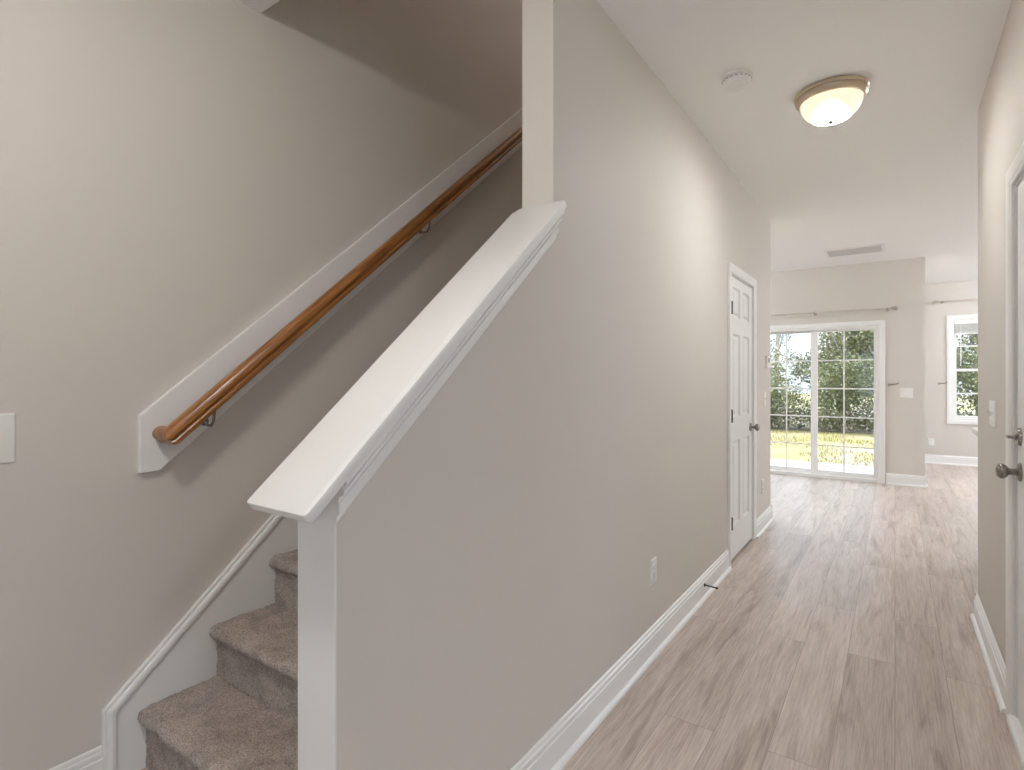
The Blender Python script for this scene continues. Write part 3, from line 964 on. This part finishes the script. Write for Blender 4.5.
# ------------------------------------------------------------------ window blind
bl = thing('window_blind', 'raised white slat blind at the top of the nook window', 'blind', (0, YN, 0), ON_FAR)
a0, a1 = WA + 0.034, WB - 0.034
MB().box(a0, a1, WZ1 - 0.080, WZ1 - 0.032, -0.048, -0.004).build('headrail', M_VINYL, bl, bevel=0.002)
m = MB()
for i in range(14):
    b = WZ1 - 0.088 - i * 0.0085
    m.run([(-0.047, -0.001), (-0.026, 0.0025), (-0.005, -0.001), (-0.005, -0.003), (-0.026, 0.0005), (-0.047, -0.003)], (a0, b, 0), (0, 0, 1), (0, 1, 0), (a1 - a0, 0, 0))
m.build('slat_stack', M_VINYL, bl)
MB().box(a0, a1, WZ1 - 0.228, WZ1 - 0.208, -0.046, -0.006).build('bottom_rail', M_VINYL, bl, bevel=0.003)
m = MB(); m.tube([(a0 + 0.075, WZ1 - 0.07, -0.002), (a0 + 0.076, WZ1 - 0.40, 0.002), (a0 + 0.075, WZ1 - 0.70, 0.003)], 0.004, 8)
m.build('tilt_wand', M_VINYL, bl, smooth=True)

# ------------------------------------------------------------------ ceiling fittings
def ceiling_light(label, loc, strength, name='ceiling_light', even=True, tint=(0.925, 0.99, 1.035)):
    t = thing(name, label, 'ceiling light', loc, group='flush mount ceiling lights')
    m = MB()
    m.lathe([(0.0, 0.0), (0.158, 0.0), (0.164, -0.004), (0.165, -0.010), (0.161, -0.014), (0.158, -0.020), (0.161, -0.026), (0.158, -0.036), (0.150, -0.046), (0.146, -0.050), (0.139, -0.051), (0.136, -0.046), (0.136, -0.03), (0.0, -0.03)], n=56)
    m.build('lamp_rim', M_LAMPRIM, t, smooth=True, angle=30)
    m = MB()
    pr_ = [(0.0, -0.040), (0.134, -0.040)] + [(0.137 * math.cos(R(a)) ** 0.85, -0.048 - 0.098 * math.sin(R(a))) for a in range(0, 90, 6)] + [(0.0, -0.146)]
    m.lathe(pr_, n=56)
    m.build('lamp_shade', lamp_mat('lit_frosted_glass', strength, tint, even), t, smooth=True, angle=60)
    m = MB()
    m.lathe([(0.0, -0.143), (0.019, -0.1435), (0.019, -0.147), (0.012, -0.152), (0.007, -0.158), (0.0, -0.160)], n=20)
    m.build('finial', M_NICKEL, t, smooth=True)
    return t
ceiling_light('lit flush mount ceiling light with nickel rim in the hall', (-0.262, 3.166, C), LAMP_HALL, even=False)
ceiling_light('flush mount ceiling light of the entrance behind the viewer', (-0.86, 0.04, C), LAMP_FOYER, tint=(1.0, 0.955, 0.885))
ceiling_light('added unseen ceiling light brightening the stairwell from upstairs', (-1.545, 4.2, TOP), FILL_STAIR, tint=(1.0, 0.92, 0.82))
ceiling_light('added unseen ceiling light behind the viewer brightening the hall', (2.0, -0.1, C), FILL_FRONT)
ceiling_light('added unseen ceiling light behind the right wall brightening the kitchen', (2.0, 6.6, C), FILL_ROOM)
ceiling_light('added unseen ceiling light right of the nook window brightening the nook', (2.1, 9.35, C), FILL_ROOM * 1.1)
ceiling_light('added unseen ceiling light behind the hall wall brightening the living room', (-2.9, 6.9, C), FILL_ROOM)

sd = thing('smoke_detector', 'round white smoke detector on the hall ceiling', 'smoke detector', (-0.615, 2.748, C))
m = MB(); m.lathe([(0.0, 0), (0.070, 0), (0.070, -0.010), (0.066, -0.013), (0.0, -0.013)], n=40); m.build('mounting_plate', M_PLASTIC, sd, smooth=True)
m = MB(); m.lathe([(0.0, -0.013), (0.060, -0.0132), (0.060, -0.017), (0.064, -0.018), (0.063, -0.032), (0.055, -0.043), (0.040, -0.046), (0.020, -0.047), (0.0, -0.047)], n=40); m.build('housing', M_PLASTIC, sd, smooth=True)
m = MB()
for i in range(18):
    a = 2 * math.pi * i / 18
    c, s = math.cos(a), math.sin(a)
    m.add([Vector((c * 0.0632 - s * e, s * 0.0632 + c * e, zz)) for e, zz in ((-0.006, -0.021), (0.006, -0.021), (0.006, -0.0235), (-0.006, -0.0235))] +
          [Vector((c * 0.0645 - s * e, s * 0.0645 + c * e, zz)) for e, zz in ((-0.006, -0.021), (0.006, -0.021), (0.006, -0.0235), (-0.006, -0.0235))],
          [(0, 1, 2, 3), (4, 7, 6, 5), (0, 4, 5, 1), (1, 5, 6, 2), (2, 6, 7, 3), (3, 7, 4, 0)])
m.build('sensor_slots', M_DARKGAP, sd)
m = MB(); m.lathe([(0.0, -0.0465), (0.011, -0.0468), (0.011, -0.049), (0.0, -0.0495)], (0.012, -0.01, 0), n=18); m.build('test_button', M_PLASTIC, sd, smooth=True)

vent = thing('air_vent', 'white slotted air vent on the ceiling before the patio door', 'air vent', (-0.375, 7.240, C))
VW, VH = 0.285, 0.200
m = MB()
for (p, q, r, s) in ((-VW, VW, -VH, -VH + 0.03), (-VW, VW, VH - 0.03, VH), (-VW, -VW + 0.03, -VH + 0.03, VH - 0.03), (VW - 0.03, VW, -VH + 0.03, VH - 0.03)):
    m.box(p, q, r, s, -0.010, 0.0)
m.build('vent_frame', M_PLASTIC, vent, bevel=0.002)
m = MB()
for i in range(9):
    y = -VH + 0.050 + i * 0.0375
    m.run([(0.009, -0.010), (-0.009, -0.002), (-0.009, -0.001), (0.009, -0.009)], (-VW + 0.03, y, 0), (0, 1, 0), (0, 0, 1), (2 * VW - 0.06, 0, 0))
m.build('louvre', M_LOUVRE, vent)
MB().box(-VW + 0.03, VW - 0.03, -VH + 0.03, VH - 0.03, -0.0006, -0.0001).build('duct_opening', M_DUCT, vent)

# ------------------------------------------------------------------ switches and outlets
def plate_mesh(w, h, t=0.006):
    m = MB()
    ls = []
    for o_, c in ((0, 0), (0, t * 0.5), (0.002, t * 0.85), (0.005, t)):
        ls.append([Vector((-w / 2 + o_, -h / 2 + o_, c)), Vector((w / 2 - o_, -h / 2 + o_, c)), Vector((w / 2 - o_, h / 2 - o_, c)), Vector((-w / 2 + o_, h / 2 - o_, c))])
    m.loft(ls)
    return m

def screw(p, a, b, c):
    m = MB(); m.lathe([(0, 0), (0.0035, 0), (0.003, 0.0012), (0, 0.0014)], (a, b, c), (0, 0, 1), 12); m.build('screw', M_PLASTIC, p, smooth=True)

def switch(label, loc, basis, gangs=1, w=None, h=0.117, up=(1, -1, 1)):
    w = w or 0.072 + 0.046 * (gangs - 1)
    t = thing('light_switch', label, 'light switch', loc, basis)
    plate_mesh(w, h).build('wall_plate', M_PLASTIC, t, smooth=True, angle=20)
    for i in range(gangs):
        a = (i - (gangs - 1) / 2) * 0.046
        m = MB(); m.box(a - 0.0055, a + 0.0055, -0.0125, 0.0125, 0.0058, 0.0072); m.build('toggle_slot', M_PLASTIC, t)
        s = up[i % 3]
        m = MB()
        m.loft([[Vector((a + p, s * (0.002) + q, 0.006)) for p, q in ((-.004, -.006), (.004, -.006), (.004, .006), (-.004, .006))],
                [Vector((a + p, s * (0.0095) + q, 0.019)) for p, q in ((-.0035, -.004), (.0035, -.004), (.0035, .004), (-.0035, .004))]])
        m.build('toggle', M_PLASTIC, t, bevel=0.001)
        for q in (0.030, -0.030):
            screw(t, a, q, 0.006)
    return t

def outlet(label, loc, basis):
    t = thing('wall_outlet', label, 'wall outlet', loc, basis)
    plate_mesh(0.072, 0.117).build('wall_plate', M_PLASTIC, t, smooth=True, angle=20)
    for q in (0.0195, -0.0195):
        m = MB()
        m.loft([[Vector((p * 0.0172 if abs(p) < 1 else 0.0172 * p, q + r * 0.0138, c)) for p, r in ((-1, -.6), (-.55, -1), (.55, -1), (1, -.6), (1, .6), (.55, 1), (-.55, 1), (-1, .6))] for c in (0.0055, 0.0085)])
        f = m.build('receptacle', M_PLASTIC, t)
        s = MB()
        s.box(-0.0075, -0.0055, q + 0.000, q + 0.008, 0.0084, 0.0088); s.box(0.0055, 0.0075, q + 0.001, q + 0.007, 0.0084, 0.0088)
        s.lathe([(0, 0), (0.0024, 0), (0.0024, 0.0004), (0, 0.0004)], (0, q - 0.0065, 0.0084), (0, 0, 1), 12)
        s.build('socket_slots', M_DARKGAP, f)
    screw(t, 0, 0, 0.006)
    return t
switch('white toggle switch plate on the stair wall left of the handrail', (XL, 0.423, 1.113), ON_LEFT, 1, w=0.100, h=0.137)
switch('white switch plate on the hall wall just past the closet door', (XH, 5.160, 1.102), ON_LEFT, 1, w=0.080, h=0.128)
switch('white three gang switch plate on the right wall before the side door', (XR, 3.262, 1.121), ON_RIGHT, 3)
switch('white triple switch plate between the patio door and wall corner', (0.113, YF, 1.107), ON_FAR, 3, w=0.130)
outlet('white outlet low on the hall wall before the closet door', (XH, 2.482, 0.382), ON_LEFT)
outlet('white outlet low on the hall wall past the closet door', (XH, 5.060, 0.363), ON_LEFT)
outlet('white outlet low on the nook wall left of its window', (0.447, YN, 0.319), ON_FAR)

th_ = thing('thermostat', 'small white thermostat on the hall wall above the switch', 'thermostat', (XH, 5.235, 1.425), ON_LEFT)
plate_mesh(0.115, 0.105, 0.022).build('housing', M_PLASTIC, th_, bevel=0.002)
MB().box(-0.036, 0.036, -0.006, 0.034, 0.0215, 0.0225).build('display', new_mat('grey_display', (0.30, 0.31, 0.29), 0.25)[0], th_)

# ------------------------------------------------------------------ curtain rods, holdbacks, door stop
def curtain_rod(label, p_right, p_left, finial_at, brackets):
    t = thing('curtain_rod', label, 'curtain rod', (p_right[0], p_right[1], p_right[2]), None, 'bare curtain rods')
    L_ = p_left[0] - p_right[0]
    m = MB(); m.tube([(0, 0, 0), (L_, 0, 0)], 0.0078, 12); m.build('rod', M_ROD, t, smooth=True)
    s = 1 if L_ < 0 else -1
    for x0, sg in ((0, s), (L_, -s)):
        m = MB()
        m.lathe([(0.0, 0.0), (0.013, 0.0), (0.013, 0.008), (0.007, 0.012), (0.007, 0.018), (0.016, 0.024), (0.0255, 0.036), (0.0275, 0.047), (0.0245, 0.060), (0.014, 0.071), (0.0, 0.074)], (x0, 0, 0), (sg, 0, 0), 20)
        m.build('finial', M_NICKEL, t, smooth=True)
    for b in brackets:
        m = MB()
        x = b - p_right[0]
        m.lathe([(0.0, 0), (0.022, 0), (0.022, 0.004), (0.010, 0.008), (0.0, 0.008)], (x, finial_at, -0.008), (0, -1, 0), 16)
        m.tube([(x, finial_at - 0.004, -0.008), (x, finial_at - 0.04, -0.012), (x, 0.012, -0.018), (x, -0.010, -0.014), (x, -0.0135, 0.004)], 0.006, 8)
        m.lathe([(0.0105, -0.008), (0.0135, -0.008), (0.0135, 0.008), (0.0105, 0.008)], (x, 0, 0), (1, 0, 0), 16)
        m.build('rod_bracket', M_NICKEL, t, smooth=True)
    return t
ROD_Y = YF - 0.085
curtain_rod('bare nickel curtain rod above the patio door', (-0.045, ROD_Y, 2.122), (-1.72, ROD_Y, 2.122), 0.085, (-0.075, -0.850, -1.68))
curtain_rod('bare nickel curtain rod above the nook window', (0.535, YN - 0.085, 2.430), (1.78, YN - 0.085, 2.430), 0.085, (0.575, 1.73))

def holdback(label, loc):
    t = thing('curtain_holdback', label, 'curtain holdback', loc, ON_FAR, 'curtain holdbacks')
    m = MB(); m.lathe([(0, 0), (0.020, 0), (0.020, 0.004), (0.009, 0.008), (0, 0.008)], (0, 0, 0), (0, 0, 1), 18)
    m.build('wall_rosette', M_NICKEL, t, smooth=True)
    m = MB(); m.tube([(0, 0, 0.004), (0, 0, 0.065), (0.004, 0.000, 0.080), (0.018, 0.002, 0.088), (0.055, 0.004, 0.088), (0.078, 0.010, 0.082), (0.086, 0.016, 0.070)], 0.0085, 10)
    m.build('hook', M_PEWTER, t, smooth=True)
    return t
holdback('nickel curtain holdback hook right of the patio door', (-0.055, YF, 1.207))
holdback('nickel curtain holdback hook left of the nook window', (0.545, YN, 1.205))

ds = thing('door_stop', 'slim bronze door stop on the baseboard below the outlet', 'door stop', (XH + 0.0155, 3.270, 0.078), ON_LEFT)
m = MB(); m.lathe([(0, 0), (0.010, 0), (0.010, 0.003), (0.005, 0.007), (0.0, 0.008)], n=16); m.build('base_plate', M_HINGE, ds, smooth=True)
m = MB(); m.tube([(0, 0, 0.005), (0, -0.002, 0.04), (0, -0.004, 0.068)], 0.0042, 10); m.build('rod', M_HINGE, ds, smooth=True)
m = MB(); m.lathe([(0, 0.064), (0.006, 0.064), (0.0065, 0.074), (0.005, 0.078), (0, 0.078)], (0, -0.004, 0), n=14); m.build('rubber_tip', M_HINGE, ds, smooth=True)

# ------------------------------------------------------------------ kitchen counter glimpsed past the right wall
kc = thing('kitchen_counter', 'pale kitchen counter end peeking past the right wall end', 'counter', (0, 0, 0))
KX, KYa, KYb, KZ = 0.452, 4.25, 5.15, 0.930
m = MB()
ls = []
for o_, z in ((0.010, KZ - 0.042), (0.002, KZ - 0.038), (0.0, KZ - 0.030), (0.0, KZ - 0.010), (0.003, KZ - 0.003), (0.010, KZ)):
    ls.append([Vector((KX + o_, KYa + o_, z)), Vector((1.35 - o_, KYa + o_, z)), Vector((1.35 - o_, KYb - o_, z)), Vector((KX + o_, KYb - o_, z))])
m.loft(ls); m.build('countertop', M_COUNTER, kc, smooth=True, angle=60)
MB().box(KX + 0.22, 1.33, KYa + 0.03, KYb - 0.03, 0.0, KZ - 0.042).build('cabinet_body', M_TRIM, kc, bevel=0.002)

# ------------------------------------------------------------------ outdoors
GZ = -0.16
m = MB(); m.prism([(-30, YF + 0.2, GZ - 0.3), (XC - 0.2, YF + 0.2, GZ - 0.3), (XC - 0.2, YN + 0.3, GZ - 0.3), (30, YN + 0.3, GZ - 0.3), (30, 60, GZ - 0.3), (-30, 60, GZ - 0.3)], (0, 0, 0.3))
struct(m, 'lawn', M_LAWN, 'patchy sunlit lawn beyond the patio door')
m = MB(); m.box(-4.2, XC - 0.145, YF + 0.145, 10.16, GZ - 0.05, -0.075)
tag(m.build('patio_slab', M_CONC, bevel=0.01), 'pale concrete patio slab outside the glass door', None, None, 'structure')
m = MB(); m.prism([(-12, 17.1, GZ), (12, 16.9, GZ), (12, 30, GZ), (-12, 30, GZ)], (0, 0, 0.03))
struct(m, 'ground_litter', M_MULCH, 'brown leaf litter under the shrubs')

rng = random.Random(3)
def grass():
    m = MB()
    for i in range(13000):
        y = 10.3 + 6.5 * rng.random()
        x = -6.0 + 9.5 * rng.random()
        if x > XC - 0.2 and y < YN + 0.3:
            continue
        if noise.noise((x * 0.8, y * 1.4, 2.0)) < -0.10:
            continue
        h = 0.03 + 0.05 * rng.random()
        a = rng.random() * 6.28; w = 0.006
        dx, dy = math.cos(a) * w, math.sin(a) * w
        lx, ly = (rng.random() - .5) * h, (rng.random() - .5) * h
        m.add([(x - dx, y - dy, GZ - 0.002), (x + dx, y + dy, GZ - 0.002), (x + lx, y + ly, GZ + h)], [(0, 1, 2)])
    return m.build('grass', M_GRASS, fix=False)
tag(grass(), 'short yellow green grass on the lawn', 'grass', None, 'stuff')


def leaf(m, p, s, rng_):
    a = Vector((rng_.gauss(0, 1), rng_.gauss(0, 1), rng_.gauss(0, 0.8))).normalized()
    b = a.orthogonal().normalized()
    b.rotate(Matrix.Rotation(rng_.random() * 6.28, 3, a))
    c = a.cross(b)
    w = s * 0.32
    m.add([p - b * s * .5, p + c * w - a * .06 * s, p + b * s * .5, p - c * w - a * .06 * s, ], [(0, 1, 2), (0, 2, 3)])


def plant(name, label, cat, x, y, blobs, n, leaf_size, mat, trunks, group):
    """blobs: (dx, dy, z, radius) clumps of leaves; trunks: lists of points with radii"""
    rg = random.Random(int(x * 977 + y * 131) + n)
    t = thing(name, label, cat, (x, y, GZ), None, group)
    mt = MB()
    for pts, rs in trunks:
        mt.tube(pts, rs, 8)
    for (bx, by, bz, br) in blobs:         # twigs into each clump
        p0 = Vector(trunks[0][0][min(2, len(trunks[0][0]) - 1)])
        mt.tube([p0, (p0 + Vector((bx, by, bz))) / 2 + Vector((0, 0, 0.1)), (bx, by, bz)], [0.022, 0.014, 0.006], 5)
    mt.build('trunk', M_BARK, t, smooth=True)
    ml = MB()
    tot = sum(b[3] ** 2 for b in blobs)
    for (bx, by, bz, br) in blobs:
        for i in range(int(n * br ** 2 / tot)):
            d_ = Vector((rg.gauss(0, 1), rg.gauss(0, 1), rg.gauss(0, 1))).normalized()
            r = br * (0.35 + 0.65 * rg.random() ** 0.6) * (1 + 0.25 * noise.noise(d_ * 2.3 + Vector((bx, by, bz))))
            p = Vector((bx, by, bz)) + d_ * r
            if p.z < 0.06: p.z = 0.06 + 0.1 * rg.random()
            leaf(ml, p, leaf_size * (0.6 + 0.8 * rg.random()), rg)
    ml.build('foliage', mat, t, fix=False)
    return t

def shrub(label, x, y, h, w, mat, n=4500, ls=0.070, seed=0):
    rg = random.Random(seed)
    bl_ = []
    for i in range(9):
        z = 0.28 + (h - 0.5) * rg.random()
        r = w * (0.30 + 0.2 * rg.random())
        bl_.append(((rg.random() - .5) * w, (rg.random() - .5) * w * 0.8, z, min(r, z + 0.05)))
    bl_.append((0, 0, h - 0.3, 0.32 * w))
    for i in range(5):
        bl_.append(((i / 4 - .5) * w * 0.9, -0.15 * rg.random(), 0.30, 0.32))
    tr = [([(0, 0, 0), (0.03, 0, h * .3), (0.0, 0.04, h * .6)], [0.05, 0.04, 0.02]), ([(0.05, 0, 0), (0.2, 0.05, h * .35), (0.32, 0.0, h * .7)], [0.035, 0.025, 0.01]), ([(-0.05, 0.02, 0), (-0.22, 0.0, h * .35), (-0.3, 0.05, h * .7)], [0.035, 0.025, 0.01])]
    return plant('garden_shrub', label, 'shrub', x, y, bl_, n, ls, mat, tr, 'shrubs along the back of the lawn')

def tree(label, x, y, h, crown_z, w, mat, n=3000, ls=0.080, seed=0, r0=0.08, nb=9):
    rg = random.Random(seed)
    bl_ = []
    for i in range(nb):
        z = crown_z + (h - crown_z) * rg.random()
        bl_.append(((rg.random() - .5) * w, (rg.random() - .5) * w, z, w * (0.16 + 0.16 * rg.random())))
    lean = (rg.random() - .5) * 0.4
    tr = [([(0, 0, 0), (lean * .3, 0, h * .25), (lean * .6, 0.03, h * .5), (lean, 0, h * .85)], [r0, r0 * .85, r0 * .65, r0 * .3])]
    return plant('garden_tree', label, 'tree', x, y, bl_, n, ls, mat, tr, 'trees behind the shrubs')

shrub('low glossy shrub far left behind the hall wall edge', -5.6, 17.4, 1.7, 1.4, M_LEAF_A, seed=1)
shrub('low dark green shrub outside the left pane of the patio door', -3.05, 17.4, 1.35, 1.75, M_LEAF_A, n=6500, seed=2)
shrub('tall glossy shrub outside the right pane of the patio door', -1.3, 17.3, 1.75, 1.7, M_LEAF_A, n=7500, seed=4)
shrub('broad shrub outside just right of the patio door view', 0.55, 17.4, 1.9, 1.0, M_LEAF_C, seed=5)
shrub('bushy shrub outside the nook window', 2.05, 17.3, 2.0, 1.7, M_LEAF_A, n=6500, seed=6)
tree('thin sparse tree with gaps of sky outside the left pane of the patio door', -3.2, 19.8, 4.6, 1.5, 1.7, M_LEAF_B, n=1500, seed=12, r0=0.04)
tree('dense leafy tree outside the right pane of the patio door', -1.15, 19.7, 4.0, 0.9, 1.9, M_LEAF_B, n=9500, seed=14, nb=18)
tree('dense tree outside between the patio door and nook window', 0.6, 19.7, 4.6, 1.0, 1.7, M_LEAF_C, n=5000, seed=16)
tree('dense leafy tree outside the nook window', 2.3, 19.7, 4.6, 0.8, 1.9, M_LEAF_B, n=7000, seed=17, nb=12)
tree('slender bare trunked tree far behind the left pane of the patio door', -3.75, 22.6, 6.5, 1.9, 1.6, M_LEAF_C, n=1500, seed=11, r0=0.06)
tree('tall full tree far behind the right pane of the patio door', -1.55, 22.8, 5.6, 0.9, 2.3, M_LEAF_C, n=9500, ls=0.10, seed=19, r0=0.1, nb=18)
tree('tall full tree far behind the nook window', 2.2, 22.8, 6.5, 0.7, 2.6, M_LEAF_C, n=6500, ls=0.11, seed=20, r0=0.1, nb=12)
